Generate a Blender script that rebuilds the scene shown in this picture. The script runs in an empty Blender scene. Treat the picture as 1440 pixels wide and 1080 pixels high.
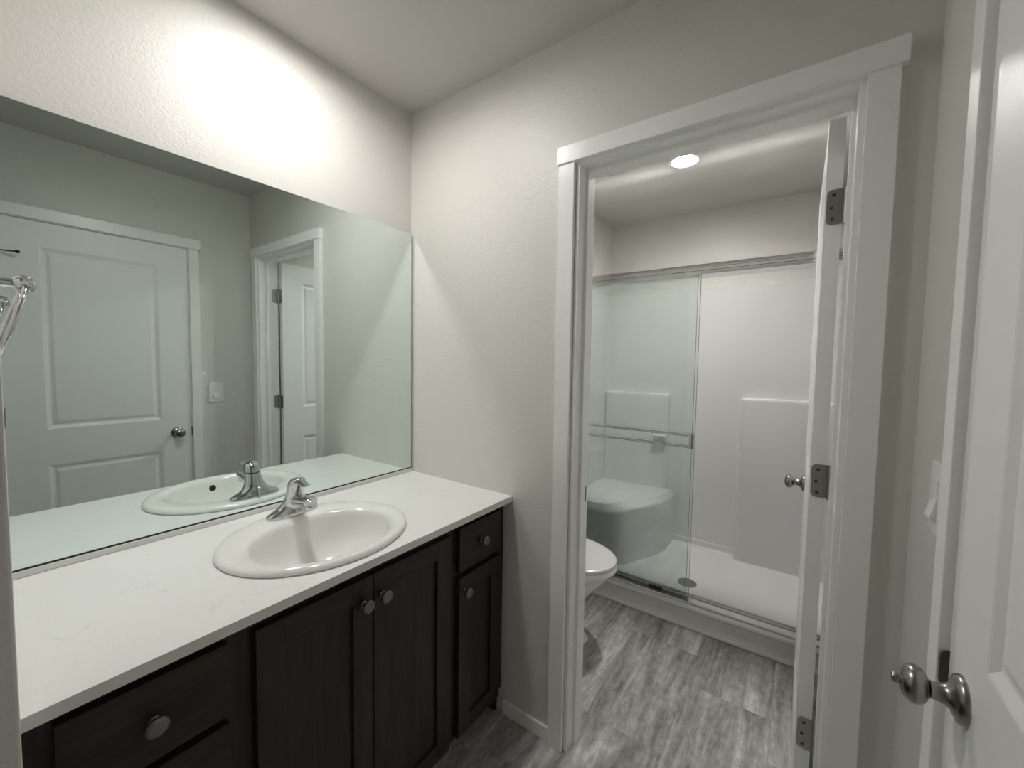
import bpy, bmesh, math, random
from mathutils import Vector, Matrix

scene = bpy.context.scene
COL = scene.collection
PI = math.pi

# ------------------------------------------------------------------ camera
cam_data = bpy.data.cameras.new('camera')
cam = bpy.data.objects.new('camera', cam_data)
COL.objects.link(cam)
YAW, PITCH, ROLL, FPX = 0.6164, 0.0547, 0.0156, 570.22
fwd = Vector((-math.sin(YAW)*math.cos(PITCH), math.cos(YAW)*math.cos(PITCH), -math.sin(PITCH)))
rt = Vector((math.cos(YAW), math.sin(YAW), 0))
up = rt.cross(fwd)
c, s = math.cos(ROLL), math.sin(ROLL)
rt, up = c*rt + s*up, -s*rt + c*up
M = Matrix((rt, up, -fwd)).transposed().to_4x4()
M.translation = (1.4388, -1.2309, 1.3778)
cam.matrix_world = M
cam_data.sensor_width = 36
cam_data.sensor_fit = 'HORIZONTAL'
cam_data.lens = FPX/1440*36
cam_data.shift_x = -1.3/1440
cam_data.shift_y = -2.19/1440
cam_data.clip_start = 0.02
scene.camera = cam

# ------------------------------------------------------------------ world, exposure
world = bpy.data.worlds.new('world')
scene.world = world
world.use_nodes = True
world.node_tree.nodes['Background'].inputs[0].default_value = (0.02, 0.02, 0.02, 1)
world.node_tree.nodes['Background'].inputs[1].default_value = 1.0
vs = scene.view_settings
vs.view_transform = 'Standard'
vs.look = 'None'
vs.gamma = 1
vs.use_curve_mapping = False
vs.exposure = 0.0
LAMP_MAIN = 140.0        # emission strength of the two ceiling lights (tuned for exposure 0)
LAMP_TOILET = 350.0
LAMP_COLOR = (1.0, 0.983, 0.955)
cy = scene.cycles
cy.max_bounces = 14
cy.diffuse_bounces = 10
cy.glossy_bounces = 6
cy.transparent_max_bounces = 16
cy.caustics_reflective = True
cy.blur_glossy = 0.0
cy.sample_clamp_indirect = 130.0
cy.use_guiding = True
cy.use_surface_guiding = True

# ------------------------------------------------------------------ dimensions (metres)
H = 2.44                 # ceiling
W = 1.6507               # east wall
ZC = 0.867               # counter top surface
YS = -1.187              # alcove side wall (south end of vanity)
YN2 = 0.115              # back face of the north wall
XL, XR = 0.165, 1.675    # toilet room left/right walls
YB = 1.87                # shower back wall
YSOUTH = -2.3

# ------------------------------------------------------------------ materials
def mat(name):
    m = bpy.data.materials.new(name)
    m.use_nodes = True
    nt = m.node_tree
    b = nt.nodes['Principled BSDF']
    return m, nt, b

def N(nt, t, **kw):
    n = nt.nodes.new(t)
    for k, v in kw.items():
        if hasattr(n, k) and not k.startswith('in_'):
            setattr(n, k, v)
    return n

def plain(name, col, rough=0.4, metal=0.0, spec=0.5, coat=0.0):
    m, nt, b = mat(name)
    b.inputs['Base Color'].default_value = (*col, 1)
    b.inputs['Roughness'].default_value = rough
    b.inputs['Metallic'].default_value = metal
    b.inputs['Specular IOR Level'].default_value = spec
    b.inputs['Coat Weight'].default_value = coat
    b.inputs['Coat Roughness'].default_value = 0.05
    return m, nt, b

def coords(nt, scale=(1, 1, 1), kind='Object'):
    tc = N(nt, 'ShaderNodeTexCoord')
    mp = N(nt, 'ShaderNodeMapping')
    mp.inputs['Scale'].default_value = scale
    nt.links.new(tc.outputs[kind], mp.inputs['Vector'])
    return mp.outputs['Vector']

def world_coords(nt, scale=(1, 1, 1)):
    g = N(nt, 'ShaderNodeNewGeometry')
    mp = N(nt, 'ShaderNodeMapping')
    mp.inputs['Scale'].default_value = scale
    nt.links.new(g.outputs['Position'], mp.inputs['Vector'])
    return mp.outputs['Vector']

def bump(nt, b, height, strength, dist):
    bp = N(nt, 'ShaderNodeBump')
    bp.inputs['Strength'].default_value = strength
    bp.inputs['Distance'].default_value = dist
    nt.links.new(height, bp.inputs['Height'])
    nt.links.new(bp.outputs['Normal'], b.inputs['Normal'])

def noise(nt, vec, scale, detail=2, rough=0.5, dist=0.0):
    n = N(nt, 'ShaderNodeTexNoise')
    n.inputs['Scale'].default_value = scale
    n.inputs['Detail'].default_value = detail
    n.inputs['Roughness'].default_value = rough
    n.inputs['Distortion'].default_value = dist
    nt.links.new(vec, n.inputs['Vector'])
    return n.outputs['Fac']

def ramp(nt, fac, stops):
    r = N(nt, 'ShaderNodeValToRGB')
    el = r.color_ramp.elements
    while len(el) < len(stops):
        el.new(0.5)
    for e, (p, c_) in zip(el, stops):
        e.position = p
        e.color = (*c_, 1) if len(c_) == 3 else c_
    nt.links.new(fac, r.inputs['Fac'])
    return r.outputs['Color']

def math_n(nt, op, a, b_=None):
    n = N(nt, 'ShaderNodeMath')
    n.operation = op
    for i, v in enumerate((a, b_)):
        if v is None:
            continue
        if isinstance(v, (int, float)):
            n.inputs[i].default_value = v
        else:
            nt.links.new(v, n.inputs[i])
    return n.outputs[0]

# painted drywall with orange peel texture
M_WALL, nt, b = plain('wall_paint', (0.69, 0.674, 0.64), 0.42, spec=0.35)
v = world_coords(nt)
n1 = noise(nt, v, 105, 2, 0.55)
n2 = noise(nt, v, 260, 1)
h_ = math_n(nt, 'ADD', n1, math_n(nt, 'MULTIPLY', n2, 0.35))
bump(nt, b, h_, 0.5, 0.0022)

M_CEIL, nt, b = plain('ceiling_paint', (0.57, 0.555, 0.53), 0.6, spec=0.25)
v = world_coords(nt)
bump(nt, b, noise(nt, v, 120, 2), 0.25, 0.0015)

M_TRIM, nt, b = plain('white_trim_paint', (0.88, 0.885, 0.87), 0.28, spec=0.5)
v = world_coords(nt)
bump(nt, b, noise(nt, v, 240, 1), 0.06, 0.0008)
M_DOOR, nt, b = plain('white_door_paint', (0.86, 0.87, 0.86), 0.38, spec=0.5)
v = world_coords(nt)
bump(nt, b, noise(nt, v, 320, 1), 0.10, 0.0008)

# gray travertine look vinyl tiles laid along y
M_FLOOR, nt, b = plain('grey_vinyl_floor', (0.3, 0.3, 0.3), 0.36, spec=0.4)
g = N(nt, 'ShaderNodeNewGeometry')
sep = N(nt, 'ShaderNodeSeparateXYZ')
nt.links.new(g.outputs['Position'], sep.inputs[0])
TW, TL = 0.305, 0.595
cx_ = math_n(nt, 'DIVIDE', math_n(nt, 'SUBTRACT', sep.outputs[0], 1.10), TW)
col_ = math_n(nt, 'FLOOR', cx_)
ry_ = math_n(nt, 'DIVIDE', math_n(nt, 'SUBTRACT', math_n(nt, 'SUBTRACT', sep.outputs[1], 0.58), math_n(nt, 'MULTIPLY', col_, 0.39)), TL)
row_ = math_n(nt, 'FLOOR', ry_)
cmb = N(nt, 'ShaderNodeCombineXYZ')
nt.links.new(col_, cmb.inputs[0]); nt.links.new(row_, cmb.inputs[1])
wn = N(nt, 'ShaderNodeTexWhiteNoise'); wn.noise_dimensions = '3D'
nt.links.new(cmb.outputs[0], wn.inputs['Vector'])
off = N(nt, 'ShaderNodeVectorMath'); off.operation = 'SCALE'
nt.links.new(wn.outputs['Color'], off.inputs[0]); off.inputs['Scale'].default_value = 9.0
addv = N(nt, 'ShaderNodeVectorMath'); addv.operation = 'ADD'
nt.links.new(g.outputs['Position'], addv.inputs[0]); nt.links.new(off.outputs[0], addv.inputs[1])
def mapped(scale):
    mp = N(nt, 'ShaderNodeMapping'); mp.inputs['Scale'].default_value = scale
    nt.links.new(addv.outputs[0], mp.inputs['Vector']); return mp.outputs['Vector']
st = noise(nt, mapped((9.5, 0.95, 1)), 1.5, 8, 0.66, 1.3)        # long streaks
cl = noise(nt, mapped((3.2, 1.4, 1)), 1.6, 4, 0.6, 0.4)         # clouds
fi = noise(nt, mapped((50, 26, 1)), 1.0, 6, 0.75)                # pits
mixv = math_n(nt, 'ADD', math_n(nt, 'MULTIPLY', st, 0.52), math_n(nt, 'ADD', math_n(nt, 'MULTIPLY', cl, 0.22), math_n(nt, 'MULTIPLY', fi, 0.28)))
mixv = math_n(nt, 'ADD', mixv, math_n(nt, 'MULTIPLY', math_n(nt, 'SUBTRACT', wn.outputs['Value'], 0.5), 0.05))
colr = ramp(nt, mixv, [(0.395, (0.185, 0.180, 0.169)), (0.47, (0.33, 0.325, 0.31)), (0.53, (0.46, 0.455, 0.44)), (0.605, (0.72, 0.715, 0.70))])
fx = math_n(nt, 'SUBTRACT', cx_, col_); fy = math_n(nt, 'SUBTRACT', ry_, row_)
def edge(f, size):
    d = math_n(nt, 'MINIMUM', f, math_n(nt, 'SUBTRACT', 1.0, f))
    return math_n(nt, 'LESS_THAN', math_n(nt, 'MULTIPLY', d, size), 0.0009)
seam = math_n(nt, 'MAXIMUM', edge(fx, TW), edge(fy, TL))
mx = N(nt, 'ShaderNodeMix'); mx.data_type = 'RGBA'
nt.links.new(math_n(nt, 'MULTIPLY', seam, 0.22), mx.inputs['Factor'])
nt.links.new(colr, mx.inputs['A']); mx.inputs['B'].default_value = (0.10, 0.097, 0.09, 1)
nt.links.new(mx.outputs['Result'], b.inputs['Base Color'])
bump(nt, b, math_n(nt, 'SUBTRACT', math_n(nt, 'MULTIPLY', fi, 0.4), seam), 0.25, 0.0008)

# white quartz with a few faint veins and specks
M_QUARTZ, nt, b = plain('white_quartz', (0.80, 0.795, 0.78), 0.16, spec=0.5)
v = world_coords(nt)
sp = noise(nt, v, 900, 1)
vn = N(nt, 'ShaderNodeTexVoronoi'); vn.feature = 'DISTANCE_TO_EDGE'
vn.inputs['Scale'].default_value = 5.5
nv = N(nt, 'ShaderNodeTexNoise'); nv.inputs['Scale'].default_value = 7; nv.inputs['Detail'].default_value = 4
nt.links.new(v, nv.inputs['Vector'])
va = N(nt, 'ShaderNodeVectorMath'); va.operation = 'MULTIPLY_ADD'
nt.links.new(nv.outputs['Color'], va.inputs[0]); va.inputs[1].default_value = (0.5, 0.5, 0.5); nt.links.new(v, va.inputs[2])
nt.links.new(va.outputs[0], vn.inputs['Vector'])
line = math_n(nt, 'LESS_THAN', vn.outputs['Distance'], 0.013)
msk = math_n(nt, 'GREATER_THAN', noise(nt, v, 9, 2), 0.60)
veinf = math_n(nt, 'MULTIPLY', math_n(nt, 'MULTIPLY', line, msk), 0.17)
mx = N(nt, 'ShaderNodeMix'); mx.data_type = 'RGBA'
nt.links.new(veinf, mx.inputs['Factor'])
nt.links.new(ramp(nt, sp, [(0.3, (0.74, 0.735, 0.72)), (0.62, (0.80, 0.795, 0.78))]), mx.inputs['A'])
mx.inputs['B'].default_value = (0.42, 0.41, 0.39, 1)
nt.links.new(mx.outputs['Result'], b.inputs['Base Color'])

def wood(name, scale):
    m, nt, b = plain(name, (0.03, 0.024, 0.02), 0.42, spec=0.4)
    v = world_coords(nt, scale)
    a = noise(nt, v, 1.0, 6, 0.62, 1.2)
    f = noise(nt, world_coords(nt, tuple(q*5 for q in scale)), 1.0, 2, 0.5)
    mv = math_n(nt, 'ADD', math_n(nt, 'MULTIPLY', a, 0.75), math_n(nt, 'MULTIPLY', f, 0.25))
    cr = ramp(nt, mv, [(0.34, (0.0140, 0.0098, 0.0066)), (0.52, (0.0260, 0.0185, 0.0126)), (0.68, (0.042, 0.0305, 0.0215))])
    nt.links.new(cr, b.inputs['Base Color'])
    bump(nt, b, mv, 0.25, 0.0008)
    return m
M_WOOD_V = wood('dark_oak_upright', (26, 26, 2.4))
M_WOOD_H = wood('dark_oak_level', (26, 3.0, 26))

M_CHROME, _, _ = plain('chrome', (0.62, 0.63, 0.64), 0.05, 1.0)
M_RAIL, _, _ = plain('polished_aluminium', (0.62, 0.63, 0.62), 0.10, 1.0)
M_TRACK, _, _ = plain('satin_aluminium_track', (0.60, 0.60, 0.585), 0.36, 1.0)
M_NICKEL, _, _ = plain('satin_nickel', (0.34, 0.322, 0.298), 0.27, 1.0)
M_KNOB, _, _ = plain('brushed_dark_nickel', (0.25, 0.235, 0.215), 0.33, 1.0)
M_HINGE, _, _ = plain('satin_nickel_hinge', (0.40, 0.385, 0.36), 0.36, 1.0)
M_STEELD, _, _ = plain('dark_steel', (0.10, 0.095, 0.085), 0.4, 1.0)
M_BLACK, _, _ = plain('black_rubber', (0.015, 0.015, 0.015), 0.6)
M_PORC, _, _ = plain('white_porcelain', (0.78, 0.77, 0.75), 0.08, spec=0.55, coat=0.3)
M_SEAT, _, _ = plain('white_toilet_plastic', (0.78, 0.775, 0.76), 0.14)
M_ACRYL, nt, b = plain('white_fiberglass', (0.72, 0.715, 0.71), 0.27, spec=0.5)
M_SWITCH, _, _ = plain('white_switch_plastic', (0.80, 0.80, 0.81), 0.3)
M_CHANNEL, _, _ = plain('pale_mirror_channel', (0.70, 0.70, 0.69), 0.35)
M_MGLASS, nt, b = plain('mirror_silver', (0.80, 0.885, 0.85), 0.0, 1.0)
M_MEDGE, _, _ = plain('mirror_glass_edge', (0.06, 0.09, 0.08), 0.15)

M_GLASS = bpy.data.materials.new('shower_glass')
M_GLASS.use_nodes = True
nt = M_GLASS.node_tree
nt.nodes.remove(nt.nodes['Principled BSDF'])
tr = N(nt, 'ShaderNodeBsdfTransparent'); tr.inputs[0].default_value = (0.946, 0.969, 0.960, 1)
gl = N(nt, 'ShaderNodeBsdfGlossy'); gl.inputs['Roughness'].default_value = 0.01; gl.inputs[0].default_value = (1, 1, 1, 1)
fr = N(nt, 'ShaderNodeFresnel'); fr.inputs['IOR'].default_value = 1.45
ms = N(nt, 'ShaderNodeMixShader')
nt.links.new(fr.outputs[0], ms.inputs[0]); nt.links.new(tr.outputs[0], ms.inputs[1]); nt.links.new(gl.outputs[0], ms.inputs[2])
nt.links.new(ms.outputs[0], nt.nodes['Material Output'].inputs[0])
M_GEDGE, _, _ = plain('green_glass_edge', (0.30, 0.335, 0.32), 0.25)

def emitter(name, strength):
    m, nt, b = plain(name, (0.9, 0.9, 0.9), 0.4)
    b.inputs['Emission Color'].default_value = (*LAMP_COLOR, 1)
    b.inputs['Emission Strength'].default_value = strength
    return m
M_LENS_MAIN = emitter('lit_lens_vanity', LAMP_MAIN)
M_LENS_TOILET = emitter('lit_lens_toilet', LAMP_TOILET)

# ------------------------------------------------------------------ mesh helpers
def box(bm, x0, x1, y0, y1, z0, z1, bev=0.0, seg=2):
    vs_ = [bm.verts.new(p) for p in ((x0,y0,z0),(x1,y0,z0),(x1,y1,z0),(x0,y1,z0),(x0,y0,z1),(x1,y0,z1),(x1,y1,z1),(x0,y1,z1))]
    fs = [bm.faces.new([vs_[i] for i in f]) for f in ((3,2,1,0),(4,5,6,7),(0,1,5,4),(1,2,6,5),(2,3,7,6),(3,0,4,7))]
    if bev:
        es = list({e for f in fs for e in f.edges})
        bmesh.ops.bevel(bm, geom=es, offset=bev, segments=seg, profile=0.5, affect='EDGES')
    return bm

def BM(*boxes, bev=0.0):
    bm = bmesh.new()
    for b_ in boxes:
        box(bm, *b_, bev=bev)
    return bm

def loft(bm, rings, cap0=True, cap1=True):
    vr = [[bm.verts.new(p) for p in r] for r in rings]
    n = len(vr[0])
    for a, b_ in zip(vr, vr[1:]):
        for i in range(n):
            bm.faces.new((a[i], a[(i+1) % n], b_[(i+1) % n], b_[i]))
    if cap0:
        bm.faces.new(list(reversed(vr[0])))
    if cap1:
        bm.faces.new(vr[-1])
    return bm

def frame_for(d):
    d = Vector(d).normalized()
    a = Vector((0, 0, 1)) if abs(d.z) < 0.9 else Vector((1, 0, 0))
    u = d.cross(a).normalized()
    return d, u, d.cross(u).normalized()

def lathe(bm, prof, origin, axis, n=32, squash=(1, 1)):
    """prof: (distance along axis, radius)."""
    d, u, w = frame_for(axis)
    o = Vector(origin)
    rings = []
    for t, r in prof:
        r = max(r, 1e-4)
        rings.append([o + d*t + u*(r*squash[0]*math.cos(2*PI*i/n)) + w*(r*squash[1]*math.sin(2*PI*i/n)) for i in range(n)])
    return loft(bm, rings)

def tube(bm, pts, r, n=14, closed=False):
    pts = [Vector(p) for p in pts]
    rings = []
    up0 = None
    for i, p in enumerate(pts):
        if closed:
            d = pts[(i+1) % len(pts)] - pts[i-1]
        else:
            d = pts[min(i+1, len(pts)-1)] - pts[max(i-1, 0)]
        d.normalize()
        if up0 is None:
            _, u, w = frame_for(d)
        else:
            u = (up0 - d*up0.dot(d)).normalized(); w = d.cross(u)
        up0 = u
        rr = r[i] if isinstance(r, (list, tuple)) else r
        rings.append([p + u*(rr*math.cos(2*PI*k/n)) + w*(rr*math.sin(2*PI*k/n)) for k in range(n)])
    if closed:
        rings.append(rings[0])
        loft(bm, rings, False, False)
        bmesh.ops.remove_doubles(bm, verts=bm.verts, dist=1e-6)
    else:
        loft(bm, rings)
    return bm

def prism(bm, poly, axis, a, b_, bev=0.0):
    """extrude a 2D polygon along axis (0,1,2) from a to b."""
    def P(p, t):
        q = list(p); q.insert(axis, t); return q
    lo = [bm.verts.new(P(p, a)) for p in poly]
    hi = [bm.verts.new(P(p, b_)) for p in poly]
    n = len(poly)
    fs = [bm.faces.new(lo), bm.faces.new(hi)]
    for i in range(n):
        fs.append(bm.faces.new((lo[i], lo[(i+1) % n], hi[(i+1) % n], hi[i])))
    bmesh.ops.recalc_face_normals(bm, faces=fs)
    if bev:
        bmesh.ops.bevel(bm, geom=list({e for f in fs[:2] for e in f.edges}), offset=bev, segments=2, profile=0.5, affect='EDGES')
    return bm

def rounded_rect(x0, x1, y0, y1, r, n=5, corners=(1, 1, 1, 1)):
    out = []
    for k, (cx0, cy0, a0) in enumerate(((x1-r, y1-r, 0), (x0+r, y1-r, PI/2), (x0+r, y0+r, PI), (x1-r, y0+r, 1.5*PI))):
        if corners[k]:
            out += [(cx0 + r*math.cos(a0 + PI/2*i/n), cy0 + r*math.sin(a0 + PI/2*i/n)) for i in range(n+1)]
        else:
            out.append(((x1, y1), (x0, y1), (x0, y0), (x1, y0))[k])
    return out

def world_loc(o):
    v_ = Vector((0, 0, 0))
    while o is not None:
        v_ += o.location
        o = o.parent
    return v_

def obj(name, bm, material, parent=None, smooth=False, angle=35, extra=()):
    bmesh.ops.recalc_face_normals(bm, faces=bm.faces)
    xs = [v_.co for v_ in bm.verts]
    lo = Vector([min(p[i] for p in xs) for i in range(3)]); hi = Vector([max(p[i] for p in xs) for i in range(3)])
    org = Vector(((lo.x+hi.x)/2, (lo.y+hi.y)/2, lo.z))
    bmesh.ops.translate(bm, verts=bm.verts, vec=-org)
    me = bpy.data.meshes.new(name)
    bm.to_mesh(me); bm.free()
    o = bpy.data.objects.new(name, me)
    COL.objects.link(o)
    me.materials.append(material)
    for m_ in extra:
        me.materials.append(m_)
    o.location = org - (world_loc(parent) if parent else Vector((0, 0, 0)))
    if parent:
        o.parent = parent
    if smooth:
        for p in me.polygons:
            p.use_smooth = True
        try:
            me.set_sharp_from_angle(angle=math.radians(angle))
        except Exception:
            pass
    return o

def tag(o, label, cat, group=None):
    o['label'] = label; o['category'] = cat
    if group:
        o['group'] = group
    return o

def thing(name, loc, label, cat, group=None):
    o = bpy.data.objects.new(name, None)
    COL.objects.link(o)
    o.empty_display_size = 0.1
    o.location = loc
    return tag(o, label, cat, group)

def struct(name, bm, m, label=None, cat=None, smooth=False):
    o = obj(name, bm, m, smooth=smooth)
    o['kind'] = 'structure'
    o['label'] = label or name.replace('_', ' ')
    o['category'] = cat or name.split('_')[0]
    return o

# ------------------------------------------------------------------ room shell
T = 0.10
struct('floor', BM((-T, W+T+0.1, YSOUTH-T, YB+0.1+T, -0.06, 0)), M_FLOOR, 'grey travertine-look vinyl floor running through both rooms', 'floor')
LX, LY, LR = 0.350, -0.588, 0.075        # vanity light
TX, TYL, TR = 0.893, 1.070, 0.062        # toilet room light
def holed_slab(x0, x1, y0, y1, z0, z1, hx, hy, rx, ry, n0=64):
    bm = bmesh.new()
    angs = [2*PI*i/n0 for i in range(n0)] + [math.atan2(yy-hy, xx-hx) % (2*PI) for xx in (x0, x1) for yy in (y0, y1)]
    angs = sorted({round(a, 6) for a in angs})
    inn, out = [], []
    for a in angs:
        ca, sa = math.cos(a), math.sin(a)
        k = 1/math.sqrt((ca/rx)**2 + (sa/ry)**2)
        inn.append((hx+ca*k, hy+sa*k))
        ts = [((x1 if ca > 0 else x0)-hx)/ca] if abs(ca) > 1e-9 else []
        if abs(sa) > 1e-9:
            ts.append(((y1 if sa > 0 else y0)-hy)/sa)
        out.append((hx+ca*min(ts), hy+sa*min(ts)))
    n = len(angs)
    L = {key: [bm.verts.new((p[0], p[1], z)) for p in pts] for key, pts, z in (('it', inn, z1), ('ot', out, z1), ('ib', inn, z0), ('ob', out, z0))}
    for i in range(n):
        j = (i+1) % n
        bm.faces.new((L['it'][i], L['it'][j], L['ot'][j], L['ot'][i]))
        bm.faces.new((L['ib'][j], L['ib'][i], L['ob'][i], L['ob'][j]))
        bm.faces.new((L['ot'][i], L['ot'][j], L['ob'][j], L['ob'][i]))
        bm.faces.new((L['it'][j], L['it'][i], L['ib'][i], L['ib'][j]))
    return bm
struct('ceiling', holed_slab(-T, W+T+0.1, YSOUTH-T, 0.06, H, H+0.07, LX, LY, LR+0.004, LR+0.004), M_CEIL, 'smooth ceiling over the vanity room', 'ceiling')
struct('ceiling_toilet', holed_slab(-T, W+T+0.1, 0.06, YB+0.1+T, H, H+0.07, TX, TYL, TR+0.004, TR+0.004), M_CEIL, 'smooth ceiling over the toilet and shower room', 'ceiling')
struct('wall_west', BM((-T, 0, YSOUTH, 0.0, 0, H)), M_WALL, 'textured greige wall behind the big mirror', 'wall')
DX0, DX1, DZ = 0.812, 1.532, 2.030      # rough opening of the toilet room doorway
struct('wall_north', BM((-T, DX0, 0, YN2, 0, H), (DX1, W, 0, YN2, 0, H), (DX0, DX1, 0, YN2, DZ, H)), M_WALL, 'greige wall with the open doorway to the toilet room', 'wall')
EY0, EY1, EZ = -1.083, -0.333, 2.030    # rough opening of the east door
struct('wall_east', BM((W, W+T, EY1, YN2, 0, H), (W, W+T, YSOUTH, EY0, 0, H), (W, W+T, EY0, EY1, EZ, H)), M_WALL, 'greige wall with the closed white door and light switch', 'wall')
struct('wall_south', BM((-T, W+T, YSOUTH-T, YSOUTH, 0, H)), M_WALL, 'greige wall behind the viewer', 'wall')
struct('wall_alcove', BM((0, 0.622, YS-0.115, YS, 0, H), bev=0.004), M_WALL, 'short greige wall end beside the left end of the vanity', 'wall')
struct('wall_toilet_left', BM((XL-T, XL, YN2, YB+0.02, 0, H)), M_WALL, 'left greige wall of the toilet room', 'wall')
struct('wall_toilet_right', BM((XR, XR+T, YN2, YB+0.02, 0, H)), M_WALL, 'right greige wall of the toilet room', 'wall')
struct('wall_shower_back', BM((XL-T, XR+T, YB+0.02, YB+0.02+T, 0, H)), M_WALL, 'greige wall above the back of the shower', 'wall')

# ---- doorway to the toilet room: jamb, casing, head trim
JT = 0.012
jb = bmesh.new()
JX0, JX1, JZ = DX0+0.012, DX1-0.012, 2.016
box(jb, DX0, JX0, -0.004, YN2+0.002, 0, JZ, bev=0.001)
box(jb, JX1, DX1, -0.004, YN2+0.002, 0, JZ, bev=0.001)
box(jb, DX0, DX1, -0.004, YN2+0.002, JZ, DZ-0.0005, bev=0.001)
# door stops
box(jb, JX0, JX0+0.011, 0.040, 0.076, 0, JZ-0.0112, bev=0.0)
box(jb, JX1-0.0085, JX1, 0.040, 0.076, 0, JZ-0.0112, bev=0.0)
box(jb, JX0, JX1, 0.040, 0.076, JZ-0.011, JZ-0.0002, bev=0.0)
jamb = struct('trim_1', jb, M_TRIM, 'white jamb and stop lining the toilet room doorway', 'trim')
cb = bmesh.new()
box(cb, 0.753, 0.810, -0.018, 0, 0.0, 2.026, bev=0.0015)
box(cb, 1.532, 1.588, -0.018, 0, 0.0, 2.026, bev=0.0015)
struct('trim_2', cb, M_TRIM, 'flat white side casings of the toilet room doorway', 'trim')
struct('trim_3', BM((0.7474, 1.599, -0.024, 0, 2.026, 2.081), bev=0.0015), M_TRIM, 'flat white head casing over the toilet room doorway', 'trim')
# toilet-room side casing
cb = bmesh.new()
box(cb, 0.755, 0.815, YN2, YN2+0.016, 0, 2.09, bev=0.0015)
box(cb, 1.545, 1.60, YN2, YN2+0.016, 0, 2.09, bev=0.0015)
box(cb, 0.815, 1.545, YN2, YN2+0.016, 2.03, 2.09, bev=0.0015)
struct('trim_4', cb, M_TRIM, 'white casing of the doorway on the toilet room side', 'trim')
sp = bmesh.new()
prism(sp, rounded_rect(0.078, 0.104, 0.870, 0.930, 0.008), 0, JX0-0.0005, JX0+0.0018)
strike = obj('strike_plate', sp, M_STEELD, jamb)
strike['label'] = 'dark strike plate'

# ---- east door: jamb and casing
eb = bmesh.new()
box(eb, W-0.004, W+T, EY1-0.012, EY1, 0, 2.018, bev=0.001)
box(eb, W-0.004, W+T, EY0, EY0+0.012, 0, 2.018, bev=0.001)
box(eb, W-0.004, W+T, EY0, EY1, 2.018, EZ-0.0005, bev=0.001)
box(eb, W+0.036, W+0.046, EY1-0.026, EY1-0.012, 0, 2.018)
box(eb, W+0.036, W+0.046, EY0+0.012, EY0+0.026, 0, 2.018)
box(eb, W+0.036, W+0.046, EY0+0.012, EY1-0.012, 2.004, 2.018)
ejamb = struct('trim_5', eb, M_TRIM, 'white jamb around the closed panel door', 'trim')
cb = bmesh.new()
box(cb, W-0.018, W, EY1-0.009, EY1+0.040, 0, 2.022, bev=0.0015)
box(cb, W-0.018, W, EY0-0.045, EY0+0.006, 0, 2.022, bev=0.0015)
struct('trim_6', cb, M_TRIM, 'flat white side casings of the closed panel door', 'trim')
struct('trim_7', BM((W-0.024, W, EY0-0.055, EY1+0.050, 2.022, 2.079), bev=0.0015), M_TRIM, 'flat white head casing over the closed panel door', 'trim')
sp = bmesh.new()
prism(sp, rounded_rect(W-0.0150, W+0.02, 0.882, 0.940, 0.010, corners=(0, 1, 1, 0)), 1, EY1-0.0145, EY1-0.0118)
o = obj('strike_plate', sp, M_STEELD, ejamb); o['label'] = 'dark strike plate'

# ---- baseboards
def baseboard(name, x0, x1, y0, y1, label):
    struct(name, BM((x0, x1, y0, y1, 0, 0.052), bev=0.002), M_TRIM, label, 'baseboard')
baseboard('baseboard_north', 0.548, 0.7528, -0.012, 0, 'low white baseboard between vanity and doorway casing')
baseboard('baseboard_north_right', 1.5885, W, -0.012, 0, 'short white baseboard right of the doorway')
baseboard('baseboard_east', W-0.012, W, EY1+0.0405, -0.0125, 'white baseboard under the light switch')
baseboard('baseboard_toilet_left', XL, XL+0.012, YN2+0.017, 0.972, 'white baseboard behind the toilet')
baseboard('baseboard_toilet_right', XR-0.012, XR, YN2+0.017, 0.972, 'white baseboard behind the open door')

# ------------------------------------------------------------------ panel doors
def door_mesh(wd, ht, th, panels, prof):
    """slab in local u (0..wd), n (0..th), z (0..ht), moulded panels on both faces"""
    bm = bmesh.new()
    us = sorted({0, wd} | {p[0] for p in panels} | {p[1] for p in panels})
    zs = sorted({0, ht} | {p[2] for p in panels} | {p[3] for p in panels})
    def isp(u0, z0):
        return any(p[0] <= u0+1e-6 < p[1] and p[2] <= z0+1e-6 < p[3] for p in panels)
    for face in (0, 1):
        yv = 0 if face == 0 else th
        sgn = 1 if face == 0 else -1
        for i in range(len(us)-1):
            for k in range(len(zs)-1):
                if isp(us[i], zs[k]):
                    continue
                q = [(us[i], zs[k]), (us[i+1], zs[k]), (us[i+1], zs[k+1]), (us[i], zs[k+1])]
                bm.faces.new([bm.verts.new((u, yv, z)) for u, z in q])
        for (u0, u1, z0, z1) in panels:
            prev = None
            for ins, dep in prof:
                ring = [bm.verts.new((u, yv + sgn*dep, z)) for u, z in ((u0+ins, z0+ins), (u1-ins, z0+ins), (u1-ins, z1-ins), (u0+ins, z1-ins))]
                if prev:
                    for j in range(4):
                        bm.faces.new((prev[j], prev[(j+1) % 4], ring[(j+1) % 4], ring[j]))
                prev = ring
            bm.faces.new(prev)
    for (a, b_) in (((0, 0), (0, ht)), ((0, ht), (wd, ht)), ((wd, ht), (wd, 0)), ((wd, 0), (0, 0))):
        bm.faces.new([bm.verts.new(p) for p in ((a[0], 0, a[1]), (b_[0], 0, b_[1]), (b_[0], th, b_[1]), (a[0], th, a[1]))])
    bmesh.ops.remove_doubles(bm, verts=bm.verts, dist=1e-5)
    return bm

DPROF = [(0, 0), (0.004, 0.0010), (0.018, 0.0068), (0.024, 0.0068), (0.037, 0.0030), (0.040, 0.0028)]

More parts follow.
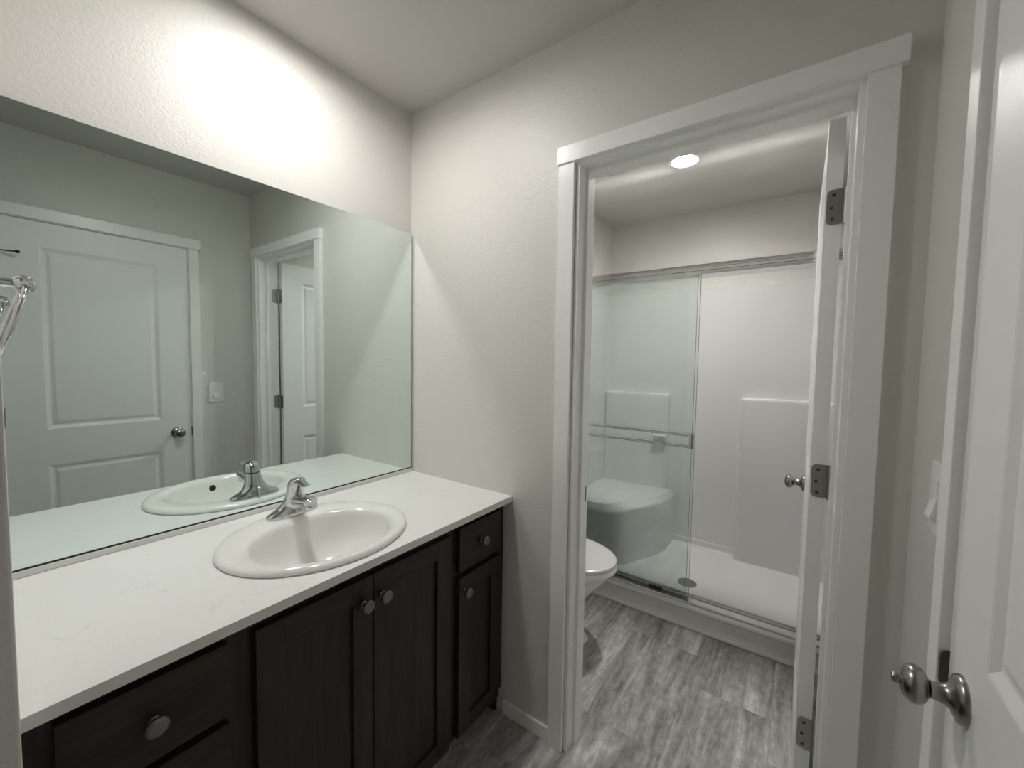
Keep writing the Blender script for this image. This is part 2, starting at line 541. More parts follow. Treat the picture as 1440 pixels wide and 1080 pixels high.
def knob_parts(parent, origin, axis, name='door_knob', button=False, scale=1.0):
    """egg-shaped passage knob on a round rose; origin on the door face"""
    S = scale
    bm = bmesh.new()
    lathe(bm, [(0, 0.0325*S), (0.004*S, 0.0325*S), (0.008*S, 0.030*S), (0.011*S, 0.024*S), (0.014*S, 0.017*S), (0.020*S, 0.0135*S), (0.030*S, 0.0115*S), (0.034*S, 0.0125*S)], origin, axis, 36)
    rose = obj(name, bm, M_NICKEL, parent, True, 50)
    d = Vector(axis)
    bm = bmesh.new()
    prof = []
    for i in range(0, 17):
        a = PI*i/16
        prof.append((0.034*S + 0.0165*S*(1-math.cos(a)), 0.0262*S*max(math.sin(a), 0.02)**0.8))
    lathe(bm, prof, Vector(origin), axis, 36, (1.0, 1.0))
    kb = obj('knob_grip', bm, M_NICKEL, rose, True, 60)
    if button:
        bm = bmesh.new()
        lathe(bm, [(0.062*S, 0.0098*S), (0.0655*S, 0.0092*S), (0.0670*S, 0.0072*S), (0.0730*S, 0.0072*S), (0.0745*S, 0.0062*S), (0.0735*S, 0.0040*S)], origin, axis, 20)
        obj('privacy_button', bm, M_NICKEL, rose, True, 40)
    return rose

def hinge(parent, leafs, pin, z, h=0.089, r=0.006):
    """leafs: list of (axis, poly builder) already in world coordinates"""
    bm = bmesh.new()
    for lf in leafs:
        prism(bm, lf[1], lf[0], lf[2], lf[3])
    lathe(bm, [(0, r), (h, r)], (pin[0], pin[1], z-h/2), (0, 0, 1), 16)
    lathe(bm, [(-0.004, r*0.7), (-0.0005, r*1.05), (0, r)], (pin[0], pin[1], z-h/2), (0, 0, 1), 16)
    lathe(bm, [(h, r), (h+0.001, r*1.05), (h+0.004, r*0.7)], (pin[0], pin[1], z-h/2), (0, 0, 1), 16)
    hg = obj('hinge', bm, M_HINGE, parent, True, 30)
    return hg

# ---- open toilet room door (hinged on the right jamb, swung 90 degrees into the toilet room)
DT = 0.035
d1x0, d1x1 = 1.4715, 1.4715+DT
d1y0, d1w, d1h = 0.121, 0.690, 1.997
bm = door_mesh(d1w, d1h, DT, [(0.13, d1w-0.13, 1.008, 1.882), (0.13, d1w-0.13, 0.20, 0.805)], DPROF)
# local u -> +y, n -> +x
bm.transform(Matrix(((0, 1, 0, d1x0), (1, 0, 0, d1y0), (0, 0, 1, 0.012), (0, 0, 0, 1))))
door1 = obj('door_1', bm, M_DOOR)
door1['kind'] = 'structure'; door1['label'] = 'open white panel door seen edge-on in the toilet room doorway'; door1['category'] = 'door'
knob_parts(door1, (d1x0, d1y0+d1w-0.062, 0.905), (-1, 0, 0))
knob_parts(door1, (d1x1, d1y0+d1w-0.062, 0.905), (1, 0, 0))
bm = BM((d1x0+0.006, d1x1-0.006, d1y0+d1w, d1y0+d1w+0.0015, 0.877, 0.933))
box(bm, d1x0+0.011, d1x1-0.011, d1y0+d1w+0.0015, d1y0+d1w+0.011, 0.893, 0.917)
obj('latch', bm, M_NICKEL, door1)
for z in (1.786, 1.068, 0.357):
    leafs = [(1, rounded_rect(d1x0+0.003, 1.5115, z-0.0445, z+0.0445, 0.012, corners=(0, 1, 1, 0)), d1y0-0.0022, d1y0)]
    leafs.append((0, rounded_rect(0.0815, YN2-0.0005, z-0.0445, z+0.0445, 0.012, corners=(0, 1, 1, 0)), JX1-0.0022, JX1))
    hg = hinge(door1, leafs, (1.5155, d1y0-0.004), z)
    bm = bmesh.new()
    for sx, sz in ((1.489, 0.030), (1.4855, -0.002), (1.488, -0.031)):
        lathe(bm, [(0, 0.0040), (0.0008, 0.0040), (0.0009, 0.0022)], (sx, d1y0-0.0022, z+sz), (0, -1, 0), 14)
    obj('screw', bm, M_STEELD, hg)

# ---- closed east door
e_y0, e_w, e_h = -1.0675, 0.7195, 2.003
ex = W - 0.005
bm = door_mesh(e_w, e_h, DT, [(0.131, e_w-0.139, 0.983, 1.884), (0.131, e_w-0.139, 0.20, 0.802)], DPROF)
bm.transform(Matrix(((0, 1, 0, ex), (1, 0, 0, e_y0), (0, 0, 1, 0.012), (0, 0, 0, 1))))
door2 = obj('door_2', bm, M_DOOR)
door2['kind'] = 'structure'; door2['label'] = 'closed white two-panel door with nickel knob at the right edge'; door2['category'] = 'door'
knob_parts(door2, (ex, -0.417, 0.911), (-1, 0, 0), button=True)
for z in (1.80, 1.07, 0.35):
    leafs = [(0, rounded_rect(e_y0-0.002, e_y0+0.001, z-0.0445, z+0.0445, 0.001), ex-0.003, ex+0.004)]
    hg = hinge(door2, leafs, (ex-0.0045, e_y0-0.001), z)
    if z == 1.80:   # hinge-pin door stop: rod with rubber tip pointing along the door face
        bm = bmesh.new()
        p0 = Vector((ex-0.006, e_y0-0.001, z+0.052)); 
        lathe(bm, [(0, 0.0085), (0.004, 0.0085)], p0-Vector((0, 0, 0.002)), (0, 0, 1), 18)
        tip = p0 + Vector((-0.034, 0.058, -0.002))
        tube(bm, [p0, p0.lerp(tip, 0.5), tip], 0.0032, 12)
        ds = obj('door_stop', bm, M_STEELD, hg, True)
        ds['label'] = 'dark hinge-pin door stop'
        bm = bmesh.new()
        dd = (tip-p0).normalized()
        lathe(bm, [(0, 0.006), (0.002, 0.0078), (0.010, 0.0078), (0.013, 0.005)], tip, dd, 16)
        obj('bumper', bm, M_BLACK, ds, True)

# ------------------------------------------------------------------ mirror
MX = 0.014
MZ0, MZ1 = 0.887, 1.928
bm = BM((MX-0.006, MX, YS+0.001, -0.0105, MZ0, MZ1))
mir = obj('mirror', bm, M_MGLASS, extra=(M_MEDGE,))
for p in mir.data.polygons:
    if p.normal.x < 0.9:
        p.material_index = 1
tag(mir, 'large frameless wall mirror above the white vanity counter', 'mirror')
bm = BM((0.0005, MX-0.0062, YS+0.004, -0.014, MZ0+0.003, MZ1-0.003))
o = obj('backing', bm, M_BLACK, mir)
bm = BM((0.0005, MX+0.0045, YS+0.001, -0.003, ZC+0.0005, MZ0-0.0045), bev=0.001)
o = obj('bottom_channel', bm, M_CHANNEL, mir)
o['label'] = 'pale strip under the mirror'
obj('gasket', BM((0.002, MX+0.0015, YS+0.001, -0.0105, MZ0-0.0043, MZ0-0.0002)), M_BLACK, mir)

# ------------------------------------------------------------------ vanity
DC = 0.5733              # counter front
XF = 0.5535              # door and drawer fronts
XFR = 0.5345             # face frame
CT = 0.0215              # counter thickness
VY0, VY1 = YS+0.002, -0.004
van = thing('vanity_cabinet', (0.28, -0.595, 0), 'dark brown oak vanity cabinet with shaker doors under the white counter', 'cabinet')
bm = bmesh.new()
Zt = ZC-CT-0.0005
# sides, bottom, back rail, toe kick
box(bm, 0.003, XFR-0.019, VY0, VY0+0.016, 0.0, Zt)
box(bm, 0.003, XFR-0.019, VY1-0.016, VY1, 0.0, Zt)
box(bm, 0.003, XFR-0.019, VY0+0.016, VY1-0.016, 0.098, 0.114)
box(bm, 0.003, 0.012, VY0+0.016, VY1-0.016, 0.114, Zt-0.2)
obj('carcass', bm, M_WOOD_V, van)
bm = BM((0.455, 0.470, VY0+0.0165, VY1-0.0165, 0.0, 0.0975))
obj('toe_kick', bm, M_WOOD_H, van)
def stile(y0, y1, z0=0.098, z1=Zt):
    obj('face_stile', BM((XFR-0.019, XFR, y0, y1, z0, z1), bev=0.0008), M_WOOD_V, van)
SR0, SR1 = -0.318, -0.258
SL0, SL1 = -0.935, -0.866
stile(VY1-0.045, VY1); stile(SR0, SR1); stile(SL0, SL1); stile(VY0, VY0+0.045)
def rail(y0, y1, z0, z1):
    obj('face_rail', BM((XFR-0.019, XFR, y0+0.0003, y1-0.0003, z0, z1)), M_WOOD_H, van)
for y0, y1 in ((VY0+0.045, SL0), (SL1, SR0), (SR1, VY1-0.045)):
    rail(y0, y1, Zt-0.045, Zt)
    rail(y0, y1, 0.098, 0.135)
for y0, y1 in ((VY0+0.045, SL0), (SR1, VY1-0.045)):
    rail(y0, y1, 0.650, 0.690)
rail(VY0+0.045, SL0, 0.37, 0.41)

def cab_knob(parent, y, z):
    bm = bmesh.new()
    lathe(bm, [(0, 0.0085), (0.002, 0.0085), (0.004, 0.0062), (0.013, 0.0060), (0.0155, 0.0125), (0.017, 0.0160),
               (0.0225, 0.0165), (0.0235, 0.0158), (0.0238, 0.0148), (0.0250, 0.0142), (0.0262, 0.0125), (0.0266, 0.004)],
          (XF, y, z), (1, 0, 0), 36)
    return obj('knob', bm, M_KNOB, parent, True, 28)

def shaker_door(y0, y1, z0, z1, ky, kz):
    F = 0.057
    fr = obj('door', BM((XFR+0.003, XF-0.0095, y0+F-0.004, y1-F+0.004, z0+F-0.004, z1-F+0.004)), M_WOOD_V, van)
    for a_, b_ in ((y0, y0+F), (y1-F, y1)):
        obj('door_stile', BM((XFR+0.0006, XF, a_, b_, z0, z1), bev=0.0009), M_WOOD_V, fr)
    for a_, b_ in ((z1-F, z1), (z0, z0+F)):
        obj('door_rail', BM((XFR+0.0006, XF-0.0002, y0+F+0.0002, y1-F-0.0002, a_, b_), bev=0.0009), M_WOOD_H, fr)
    cab_knob(fr, ky, kz)
    return fr

def slab_drawer(y0, y1, z0, z1):
    d = BM((XFR+0.0006, XF, y0, y1, z0, z1), bev=0.0015)
    fr = obj('drawer', d, M_WOOD_H, van)
    cab_knob(fr, (y0+y1)/2, (z0+z1)/2)
    return fr

shaker_door(-0.8775, -0.5990, 0.098, 0.8145, -0.6255, 0.748)
shaker_door(-0.5960, -0.3095, 0.098, 0.8145, -0.5695, 0.748)
shaker_door(-0.2670, -0.0420, 0.098, 0.6540, -0.2420, 0.603)
slab_drawer(-0.2670, -0.0440, 0.6760, 0.8225)
slab_drawer(-1.1530, -0.9265, 0.6720, 0.8185)
slab_drawer(-1.1530, -0.9265, 0.385, 0.6560)
slab_drawer(-1.1530, -0.9265, 0.098, 0.372)

# ---- counter with an oval cutout
SX, SY, SRX, SRY = 0.3253, -0.613, 0.226, 0.2526
def counter_mesh():
    z1 = ZC
    bm = holed_slab(0.0015, DC, YS+0.0008, -0.0008, ZC-CT, ZC, SX, SY, SRX-0.03, SRY-0.03, 72)
    es = [e for e in bm.edges if all(abs(v_.co.z-z1) < 1e-6 and abs(v_.co.x-DC) < 1e-6 for v_ in e.verts)]
    bmesh.ops.bevel(bm, geom=es, offset=0.0015, segments=2, profile=0.5, affect='EDGES')
    return bm
ct = obj('countertop', counter_mesh(), M_QUARTZ)
tag(ct, 'white quartz countertop running along the mirror on the dark vanity', 'countertop')

# ---- drop-in sink
sink = thing('sink', (SX, SY, ZC), 'oval white porcelain drop-in sink set in the quartz counter', 'sink')
def ell(cx, rx, ry, z, n=72, cyo=0.0):
    return [(cx + rx*math.cos(2*PI*i/n), SY + cyo + ry*math.sin(2*PI*i/n), z) for i in range(n)]
BXC = SX + 0.030
rings = [ell(SX, SRX-0.024, SRY-0.024, ZC+0.0012), ell(SX, SRX-0.002, SRY-0.002, ZC+0.0012), ell(SX, SRX, SRY, ZC+0.004), ell(SX, SRX-0.0015, SRY-0.0015, ZC+0.009),
         ell(SX, SRX-0.007, SRY-0.007, ZC+0.0140), ell(SX, SRX-0.014, SRY-0.014, ZC+0.0162), ell(SX+0.006, SRX-0.024, SRY-0.030, ZC+0.0165),
         ell(BXC-0.006, 0.178, 0.206, ZC+0.0150), ell(BXC, 0.166, 0.194, ZC+0.0115), ell(BXC, 0.160, 0.188, ZC+0.005), ell(BXC, 0.156, 0.184, ZC-0.006),
         ell(BXC, 0.150, 0.177, ZC-0.030), ell(BXC-0.002, 0.140, 0.165, ZC-0.062), ell(BXC-0.006, 0.118, 0.138, ZC-0.098),
         ell(BXC-0.010, 0.085, 0.098, ZC-0.122), ell(BXC-0.014, 0.045, 0.050, ZC-0.134), ell(BXC-0.014, 0.024, 0.024, ZC-0.137)]
outer = [ell(BXC-0.014, 0.024, 0.024, ZC-0.147), ell(BXC-0.010, 0.092, 0.105, ZC-0.134), ell(BXC-0.006, 0.128, 0.148, ZC-0.108), ell(BXC, 0.162, 0.190, ZC-0.035), ell(SX, SRX-0.034, SRY-0.034, ZC+0.0005), ell(SX, SRX-0.024, SRY-0.024, ZC+0.0012)]
bm = bmesh.new()
loft(bm, outer[:-1] + rings, False, False)
obj('basin', bm, M_PORC, sink, True, 60)
bm = bmesh.new()
lathe(bm, [(0, 0.021), (0.003, 0.0235), (0.005, 0.022), (0.006, 0.016)], (BXC-0.014, SY, ZC-0.139), (0, 0, 1), 28)
obj('drain', bm, M_CHROME, sink, True, 40)
# overflow hole on the front inner wall
bm = bmesh.new()
d = Vector((-1, 0, 0.30)).normalized()
po = Vector((BXC+0.1525, SY, ZC-0.024)) 
lathe(bm, [(-0.004, 0.0120), (0.0018, 0.0120), (0.0022, 0.0105)], po, d, 24)
o = obj('overflow_hole', bm, M_BLACK, sink); o['label'] = 'dark round overflow hole'

# ---- faucet (single lever centerset)
FX, FY, FZ = 0.147, -0.602, ZC+0.0160
fau = thing('faucet', (FX, FY, FZ), 'chrome single-lever faucet on the back rim of the sink', 'faucet')
def sring(cx, cyy, z, rx, ry, p=2.0, n=40, tilt=0.0):
    out = []
    for i in range(n):
        a = 2*PI*i/n
        ca, sa = math.cos(a), math.sin(a)
        x = rx*math.copysign(abs(ca)**(2/p), ca); y = ry*math.copysign(abs(sa)**(2/p), sa)
        out.append((cx+x, cyy+y, z + tilt*x))
    return out
bm = bmesh.new()
prof = [(0.000, 0.027, 0.078, 2.4, 0), (0.007, 0.0275, 0.079, 2.4, 0), (0.012, 0.026, 0.076, 2.3, 0), (0.017, 0.0245, 0.066, 2.2, 0), (0.023, 0.024, 0.053, 2.1, 0), (0.031, 0.0235, 0.041, 2.0, 0),
        (0.042, 0.0235, 0.033, 2.0, 0.006), (0.055, 0.0245, 0.0285, 2.0, 0.011), (0.070, 0.0250, 0.0262, 2.0, 0.017), (0.086, 0.0250, 0.0255, 2.0, 0.022)]
loft(bm, [sring(FX+dx, FY, FZ+z, rx, ry, p, tilt=0.18*min(1, z/0.08)) for z, rx, ry, p, dx in prof])
obj('body', bm, M_CHROME, fau, True, 40)
bm = bmesh.new()
rings = []
for t, w_, h2, zc_ in ((0.000, 0.019, 0.016, 0.046), (0.02, 0.0195, 0.0155, 0.050), (0.045, 0.0195, 0.0145, 0.055), (0.070, 0.0195, 0.0135, 0.059), (0.090, 0.0190, 0.0125, 0.061), (0.104, 0.017, 0.0105, 0.0605), (0.111, 0.012, 0.007, 0.0595)):
    rr = []
    for i in range(28):
        a = 2*PI*i/28
        ca, sa = math.cos(a), math.sin(a)
        rr.append((FX+0.012+t, FY + w_*math.copysign(abs(ca)**0.7, ca), FZ+zc_ + h2*math.copysign(abs(sa)**0.7, sa)))
    rings.append(rr)
loft(bm, rings)
obj('spout', bm, M_CHROME, fau, True, 45)
bm = bmesh.new()
lathe(bm, [(0, 0.0125), (0.010, 0.0135), (0.019, 0.0130), (0.020, 0.010)], (FX+0.098, FY, FZ+0.056), (0.12, 0, -1), 28)
obj('aerator', bm, M_CHROME, fau, True, 35)
bm = bmesh.new()
hd = [(0.0875, 0.0254, 0.0259, 0.0225, 0), (0.098, 0.0254, 0.0258, 0.025, 0), (0.107, 0.0246, 0.0246, 0.027, 0), (0.114, 0.0218, 0.0218, 0.029, 0), (0.119, 0.0150, 0.0150, 0.031, 0), (0.121, 0.004, 0.004, 0.032, 0)]
loft(bm, [sring(FX+dx, FY, FZ+z, rx, ry, 2.0, tilt=0.12) for z, rx, ry, dx, _ in hd])
lev = []
for t, w_, h2, zc_ in ((0.000, 0.016, 0.007, 0.112), (0.015, 0.0165, 0.0055, 0.1115), (0.030, 0.0150, 0.0042, 0.1085), (0.043, 0.0125, 0.0034, 0.1055), (0.054, 0.0105, 0.0030, 0.1055), (0.062, 0.0080, 0.0026, 0.1085), (0.065, 0.004, 0.0015, 0.1100)):
    lev.append([(FX+0.030+t*1.08, FY + w_*math.cos(2*PI*i/20), FZ+zc_ + h2*math.sin(2*PI*i/20)) for i in range(20)])
loft(bm, lev)
obj('lever', bm, M_CHROME, fau, True, 45)
bm = bmesh.new()
tube(bm, [(FX-0.034, FY, FZ+0.0), (FX-0.034, FY, FZ+0.030)], 0.0025, 10)
lathe(bm, [(0.030, 0.003), (0.032, 0.0058), (0.038, 0.0058), (0.040, 0.003)], (FX-0.034, FY, FZ), (0, 0, 1), 16)
obj('drain_lift_rod', bm, M_CHROME, fau, True, 40)

# ------------------------------------------------------------------ towel ring on the alcove side wall
RX, RZ = 0.25, 1.505
tr_ = thing('towel_ring', (RX, YS, RZ), 'chrome towel ring hanging at the left edge in front of the mirror', 'towel ring')
bm = bmesh.new()
lathe(bm, [(0, 0.026), (0.004, 0.026), (0.008, 0.022), (0.011, 0.014), (0.018, 0.009), (0.040, 0.0085), (0.045, 0.010)], (RX, YS+0.0005, RZ), (0, 1, 0), 28)
obj('post', bm, M_CHROME, tr_, True, 40)
bm = bmesh.new()
ctr = Vector((RX, YS+0.050, RZ))
tube(bm, [ctr + Vector((0, 0.0115*math.cos(2*PI*i/24), 0.0115*math.sin(2*PI*i/24))) for i in range(24)], 0.005, 10, True)
obj('ring_eye', bm, M_CHROME, tr_, True)
bm = bmesh.new()
R_, lean = 0.076, math.radians(16)
pts = []
for i in range(64):
    a = 2*PI*i/64
    xx = R_*math.sin(a); zz = R_*(math.cos(a)-1)
    pts.append((RX+xx, YS+0.0515 + zz*math.sin(lean), RZ-0.004 + zz*math.cos(lean)))
tube(bm, pts, 0.0046, 12, True)
obj('ring', bm, M_CHROME, tr_, True)

# ------------------------------------------------------------------ light switch on the east wall
sw = thing('light_switch', (W, -0.2128, 1.143), 'white rocker light switch on the wall beside the closed door', 'light switch')
bm = bmesh.new()
prism(bm, rounded_rect(-0.2518, -0.1738, 1.080, 1.207, 0.005), 0, W-0.0065, W-0.0003, bev=0.002)
obj('switch_plate', bm, M_SWITCH, sw)
bm = bmesh.new()
prism(bm, [(W-0.0062, 1.110), (W-0.0160, 1.110), (W-0.0080, 1.1435), (W-0.0080, 1.177), (W-0.0062, 1.177)], 1, -0.2293, -0.1963, bev=0.0006)
obj('rocker', bm, M_SWITCH, sw)

# ------------------------------------------------------------------ recessed ceiling lights
def ceiling_light(x, y, lens, label, r=0.075, rec=0.012):
    t = thing('ceiling_light', (x, y, H), label, 'ceiling light', 'round ceiling lights')
    bm = bmesh.new()
    n = 48
    prof = [(0.0004, r+0.016), (0.003, r+0.016), (0.0055, r+0.010), (0.006, r+0.003), (0.003, r), (-rec, r-0.0005), (-rec-0.004, r)]
    rings = [[(x + rr*math.cos(2*PI*i/n), y + rr*math.sin(2*PI*i/n), H - t_) for i in range(n)] for t_, rr in prof]
    loft(bm, rings, False, False)
    obj('trim_ring', bm, M_TRIM, t, True, 40)
    bm = bmesh.new()
    loft(bm, [[(x + rr*math.cos(2*PI*i/n), y + rr*math.sin(2*PI*i/n), H - t_) for i in range(n)] for t_, rr in ((-rec-0.003, r-0.0008), (-rec, (r-0.0008)*0.98), (-rec+0.001, r*0.6))])
    obj('lens', bm, lens, t, True, 60)
ceiling_light(LX, LY, M_LENS_MAIN, 'round lit ceiling light above the vanity mirror', LR)
ceiling_light(TX, TYL, M_LENS_TOILET, 'round lit ceiling light above the shower, seen through the doorway', TR, 0.028)

# ------------------------------------------------------------------ toilet
TY = 0.550
toi = thing('toilet', (0.50, TY, 0), 'white toilet with closed lid half hidden by the doorway casing', 'toilet')
def egg(xb, xf, hw, z, n=56, p=2.3):
    """egg outline: back at xb, tip at xf; widest a bit behind the middle"""
    xm = xb + (xf-xb)*0.42
    out = []
    for i in range(n):
        a = 2*PI*i/n
        ca, sa = math.cos(a), math.sin(a)
        if ca >= 0:
            x = xm + (xf-xm)*abs(ca)**(2/2.0)
            y = hw*math.copysign(abs(sa)**(2/2.0), sa)
        else:
            x = xm - (xm-xb)*abs(ca)**(2/p)
            y = hw*math.copysign(abs(sa)**(2/p), sa)
        out.append((x, TY+y, z))
    return out
XT = 0.775
bm = bmesh.new()
loft(bm, [egg(0.27, 0.64, 0.105, 0.0), egg(0.27, 0.645, 0.108, 0.012), egg(0.275, 0.625, 0.098, 0.03), egg(0.285, 0.605, 0.090, 0.10), egg(0.29, 0.60, 0.092, 0.16),
          egg(0.29, 0.625, 0.115, 0.215), egg(0.29, 0.675, 0.146, 0.275), egg(0.30, 0.725, 0.168, 0.33), egg(0.31, 0.748, 0.176, 0.362), egg(0.31, 0.754, 0.178, 0.380), egg(0.315, 0.749, 0.174, 0.386)])
obj('bowl', bm, M_PORC, toi, True, 50)
bm = bmesh.new()
loft(bm, [egg(0.335, XT-0.010, 0.178, 0.3865), egg(0.333, XT, 0.187, 0.3915), egg(0.333, XT, 0.187, 0.4065), egg(0.336, XT-0.007, 0.182, 0.4125)])
obj('seat', bm, M_SEAT, toi, True, 50)
bm = bmesh.new()
loft(bm, [egg(0.335, XT-0.020, 0.170, 0.4125), egg(0.335, XT-0.020, 0.170, 0.4195), egg(0.333, XT-0.002, 0.187, 0.4220), egg(0.333, XT-0.002, 0.187, 0.4310), egg(0.338, XT-0.010, 0.180, 0.4360), egg(0.346, XT-0.022, 0.170, 0.4380), egg(0.40, XT-0.10, 0.11, 0.4405), egg(0.46, XT-0.20, 0.05, 0.441)])
obj('lid', bm, M_SEAT, toi, True, 50)
bm = bmesh.new()
prism(bm, rounded_rect(XL+0.012, 0.345, TY-0.205, TY+0.205, 0.03), 2, 0.37, 0.735, bev=0.006)
tk = obj('tank', bm, M_PORC, toi, True, 40)
bm = bmesh.new()
prism(bm, rounded_rect(XL+0.008, 0.352, TY-0.212, TY+0.212, 0.03), 2, 0.736, 0.775, bev=0.008)
obj('tank_lid', bm, M_PORC, tk, True, 40)
bm = bmesh.new()
lathe(bm, [(0, 0.012), (0.010, 0.012), (0.012, 0.009)], (0.345, TY-0.15, 0.69), (1, 0, 0), 16)
tube(bm, [(0.356, TY-0.15, 0.69), (0.360, TY-0.11, 0.688), (0.360, TY-0.07, 0.685)], [0.006, 0.005, 0.006], 10)
obj('flush_lever', bm, M_CHROME, tk, True, 40)
bm = BM((0.20, 0.31, TY-0.10, TY+0.10, 0.30, 0.3695), bev=0.01)
obj('tank_neck', bm, M_PORC, toi, True, 40)

# ------------------------------------------------------------------ shower stall
YC = 0.978
SXL, SXR, SYB = XL+0.003, XR-0.003, YB+0.017
sh = thing('shower_stall', ((SXL+SXR)/2, (YC+SYB)/2, 0), 'white moulded shower stall with corner bench behind the glass panels', 'shower stall')
ZT = 1.90
t_ = 0.014
bm = bmesh.new()
# three walls of the surround: U-shaped plan with rounded inner corners
def uplan(i, r):
    x0, x1, y0, y1 = SXL+i, SXR-i, YC+0.06, SYB-i
    pts = [(x0, y0)]
    if r:
        pts += [(x0+r - r*math.cos(PI/2*k/6), y1-r + r*math.sin(PI/2*k/6)) for k in range(7)]
        pts += [(x1-r + r*math.sin(PI/2*k/6), y1-r + r*math.cos(PI/2*k/6)) for k in range(7)]
    else:
        pts += [(x0, y1)]*7 + [(x1, y1)]*7
    pts += [(x1, y0)]
    return pts
inn, out = uplan(t_, 0.04), [(p[0], p[1]) for p in uplan(0, 0.0001)]
prof = [(0.0, 0.03), (0.0, ZT-0.006), (0.003, ZT)]
vi = [[bm.verts.new((p[0], p[1], z)) for p in inn] for z in (0.03, ZT-0.004)]
vo = [[bm.verts.new((p[0], p[1], z)) for p in out] for z in (0.03, ZT-0.0)]
n = len(inn)
vm = [bm.verts.new((a[0]*0.6+b_[0]*0.4, a[1]*0.6+b_[1]*0.4, ZT)) for a, b_ in zip(inn, out)]
for i in range(n-1):
    for A, B in ((vi[0], vi[1]), (vi[1], vm), (vm, vo[1]), (vo[1], vo[0])):
        bm.faces.new((A[i], A[i+1], B[i+1], B[i]))
for i in (0, n-1):
    bm.faces.new((vi[0][i], vi[1][i], vm[i], vo[1][i], vo[0][i]))
obj('surround_wall', bm, M_ACRYL, sh, True, 40)
# raised lower back sections (shelf ledges)
def ledge(x0, x1, y0, z0, z1):
    b2 = bmesh.new()
    yb = SYB-t_+0.001
    poly = rounded_rect(x0, x1, z0, z1, 0.022)
    A = [(p[0], yb, p[1]) for p in poly]
    cx_, cz_ = (x0+x1)/2, (z0+z1)/2
    def shrink(d, y):
        pl = rounded_rect(x0+d, x1-d, z0, z1-d, 0.020)
        return [(p[0], y, p[1]) for p in pl]
    loft(b2, [A, [(p[0], y0+0.016, p[1]) for p in poly], shrink(0.004, y0+0.006), shrink(0.012, y0+0.0015), shrink(0.022, y0)])
    return b2
obj('shelf_ledge', ledge(SXL+t_-0.001, 0.665, SYB-0.075, 0.04, 1.150), M_ACRYL, sh, True, 60)
obj('shelf_ledge', ledge(1.122, SXR-t_+0.001, SYB-0.075, 0.04, 1.155), M_ACRYL, sh, True, 60)
# pan with curb
bm = bmesh.new()
curb = [(YC+0.012, 0.0), (YC-0.016, 0.001), (YC-0.020, 0.007), (YC-0.0185, 0.015), (YC-0.010, 0.021), (YC+0.004, 0.0235), (YC+0.014, 0.026), (YC+0.016, 0.030), (YC+0.012, 0.084), (YC+0.004, 0.088), (YC-0.002, 0.093), (YC-0.003, 0.100), (YC+0.002, 0.107), (YC+0.012, 0.110),
        (YC+0.095, 0.110), (YC+0.106, 0.104), (YC+0.115, 0.085), (YC+0.125, 0.062), (YC+0.150, 0.052), (YC+0.35, 0.046), (SYB-0.12, 0.054), (SYB-0.05, 0.062), (SYB-0.030, 0.075), (SYB-0.0275, 0.11), (SYB-0.001, 0.11), (SYB-0.001, 0.0)]
prism(bm, curb, 0, SXL+0.001, SXR-0.001)
obj('shower_pan', bm, M_ACRYL, sh, True, 24)
# corner bench
bm = bmesh.new()
bench = [(SXL+t_-0.002, 1.205), (0.36, 1.212), (0.455, 1.226), (0.510, 1.262), (0.548, 1.318), (0.590, 1.40), (0.640, 1.50), (0.690, 1.60), (0.716, 1.70), (0.722, SYB-0.04), (SXL+t_-0.002, SYB-0.04)]
top = [(SXL+t_-0.002, 1.225), (0.35, 1.232), (0.440, 1.250), (0.482, 1.300), (0.500, 1.365), (0.530, 1.44), (0.590, 1.52), (0.660, 1.61), (0.695, 1.71), (0.702, SYB-0.04), (SXL+t_-0.002, SYB-0.04)]
low = [(SXL+t_-0.002, 1.290), (0.36, 1.285), (0.470, 1.275), (0.525, 1.292), (0.556, 1.335), (0.592, 1.41), (0.640, 1.505), (0.688, 1.605), (0.714, 1.70), (0.720, SYB-0.04), (SXL+t_-0.002, SYB-0.04)]
def lev(a, b_, f, z):
    return [(p[0]*(1-f)+q[0]*f, p[1]*(1-f)+q[1]*f, z) for p, q in zip(a, b_)]
loft(bm, [lev(low, low, 0, 0.045), lev(low, bench, 0.55, 0.360), lev(low, bench, 0.8, 0.385), lev(bench, bench, 0, 0.392), lev(bench, bench, 0, 0.408), lev(bench, top, 0.12, 0.416), lev(bench, top, 0.9, 0.443), lev(top, top, 0, 0.449), [(0.30 + (p[0]-0.30)*0.6, 1.60+(p[1]-1.60)*0.6, 0.452) for p in top]])
obj('bench', bm, M_ACRYL, sh, True, 40)
# soap shelf nub at the end of the left ledge
bm = BM((0.575, 0.668, SYB-0.135, SYB-0.072, 0.835, 0.858), bev=0.008)
obj('soap_shelf', bm, M_ACRYL, sh, True, 60)
bm = bmesh.new()
lathe(bm, [(0, 0.054), (0.003, 0.054), (0.005, 0.050), (0.006, 0.044), (0.005, 0.02)], (0.934, 1.340, 0.0455), (0, 0, 1), 36)
dr = obj('shower_drain', bm, M_NICKEL, sh, True, 40)
# shower valve and head on the right-hand wall (behind the open door)

# ---- sliding glass door
sd = thing('shower_door', ((SXL+SXR)/2, 1.035, 0.11), 'sliding glass shower door with polished rails above the white curb', 'shower door')
gx0, gx1 = SXL+t_+0.001, SXR-t_-0.001
YG = 1.020          # outer panel plane
def rail_profile(y0, y1, z0, z1, r=0.010):
    return rounded_rect(y0, y1, z0, z1, r, 5)
bm = bmesh.new()
hp = rounded_rect(1.004, 1.064, 1.8255, 1.8780, 0.012, 5, (1, 1, 0, 0))
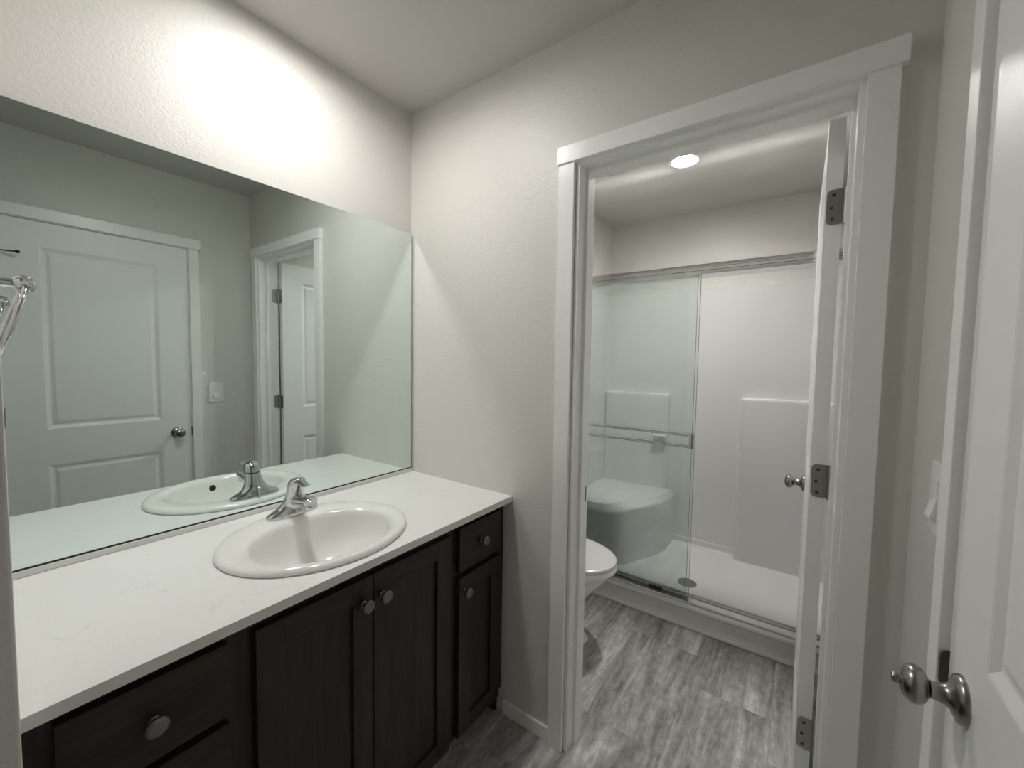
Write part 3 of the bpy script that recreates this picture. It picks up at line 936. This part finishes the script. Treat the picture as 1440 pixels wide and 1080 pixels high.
# front face with a shallow groove
hp = [(1.118, 1.8255), (1.118, 1.8730), (1.1145, 1.8782), (1.0790, 1.8782), (1.073, 1.8700), (1.040, 1.8680), (1.012, 1.8785), (1.0055, 1.8760), (1.0045, 1.868), (1.0045, 1.860), (1.007, 1.857), (1.007, 1.846), (1.004, 1.843), (1.004, 1.8255)]
prism(bm, hp, 0, gx0, gx1)
obj('header_rail', bm, M_RAIL, sd, True, 30)
bm = bmesh.new()
prism(bm, [(1.000, 0.1105), (1.000, 0.1165), (1.004, 0.1205), (1.022, 0.1262), (1.0345, 0.1285), (1.036, 0.1345), (1.041, 0.1345), (1.043, 0.1300), (1.058, 0.1300), (1.062, 0.1365), (1.068, 0.1365), (1.068, 0.1105)], 0, gx0, gx1)
obj('bottom_track', bm, M_TRACK, sd)
for xa, xb in ((gx0, gx0+0.016), (gx1-0.016, gx1)):
    obj('wall_jamb', BM((xa, xb, 1.012, 1.058, 0.1365, 1.825), bev=0.002), M_RAIL, sd)
def glass_panel(x0, x1, y, z0, z1, name='glass_panel'):
    bm = BM((x0, x1, y-0.003, y+0.003, z0, z1))
    g = obj(name, bm, M_GLASS, sd, extra=(M_GEDGE,))
    for p in g.data.polygons:
        if abs(p.normal.y) < 0.5:
            p.material_index = 1
    return g
gp = glass_panel(gx0+0.018, 1.004, YG+0.006, 0.1305, 1.8250)
gq = glass_panel(gx0+0.020, 0.986, YG+0.032, 0.1305, 1.8250)
for g_, xe, ye in ((gp, 1.004, YG+0.006), (gq, 0.986, YG+0.032)):
    obj('edge_strip', BM((xe+0.0001, xe+0.0018, ye-0.0036, ye+0.0036, 0.1305, 1.8248)), M_GEDGE, g_)
# double towel bar on the outer panel
bm = bmesh.new()
for z in (1.0035, 0.9440):
    tube(bm, [(gx0+0.04, YG-0.026, z), (0.60, YG-0.026, z), (0.998, YG-0.026, z)], 0.0062, 14)
tb = obj('towel_bar', bm, M_RAIL, gp, True, 60)
bm = BM((0.984, 1.0075, YG-0.034, YG+0.0025, 0.9345, 1.0130), bev=0.003)
obj('bar_bracket', bm, M_RAIL, gp, True, 40)
bm = BM((gx0+0.024, gx0+0.046, YG-0.034, YG+0.0025, 0.9345, 1.0130), bev=0.003)
obj('bar_bracket', bm, M_RAIL, gp, True, 40)
bm = BM((0.798, 0.868, 1.0165, 1.0225, 0.1262, 0.1400), bev=0.0012)
o = obj('panel_guide', bm, M_BLACK, sd); o['label'] = 'small black panel guide'
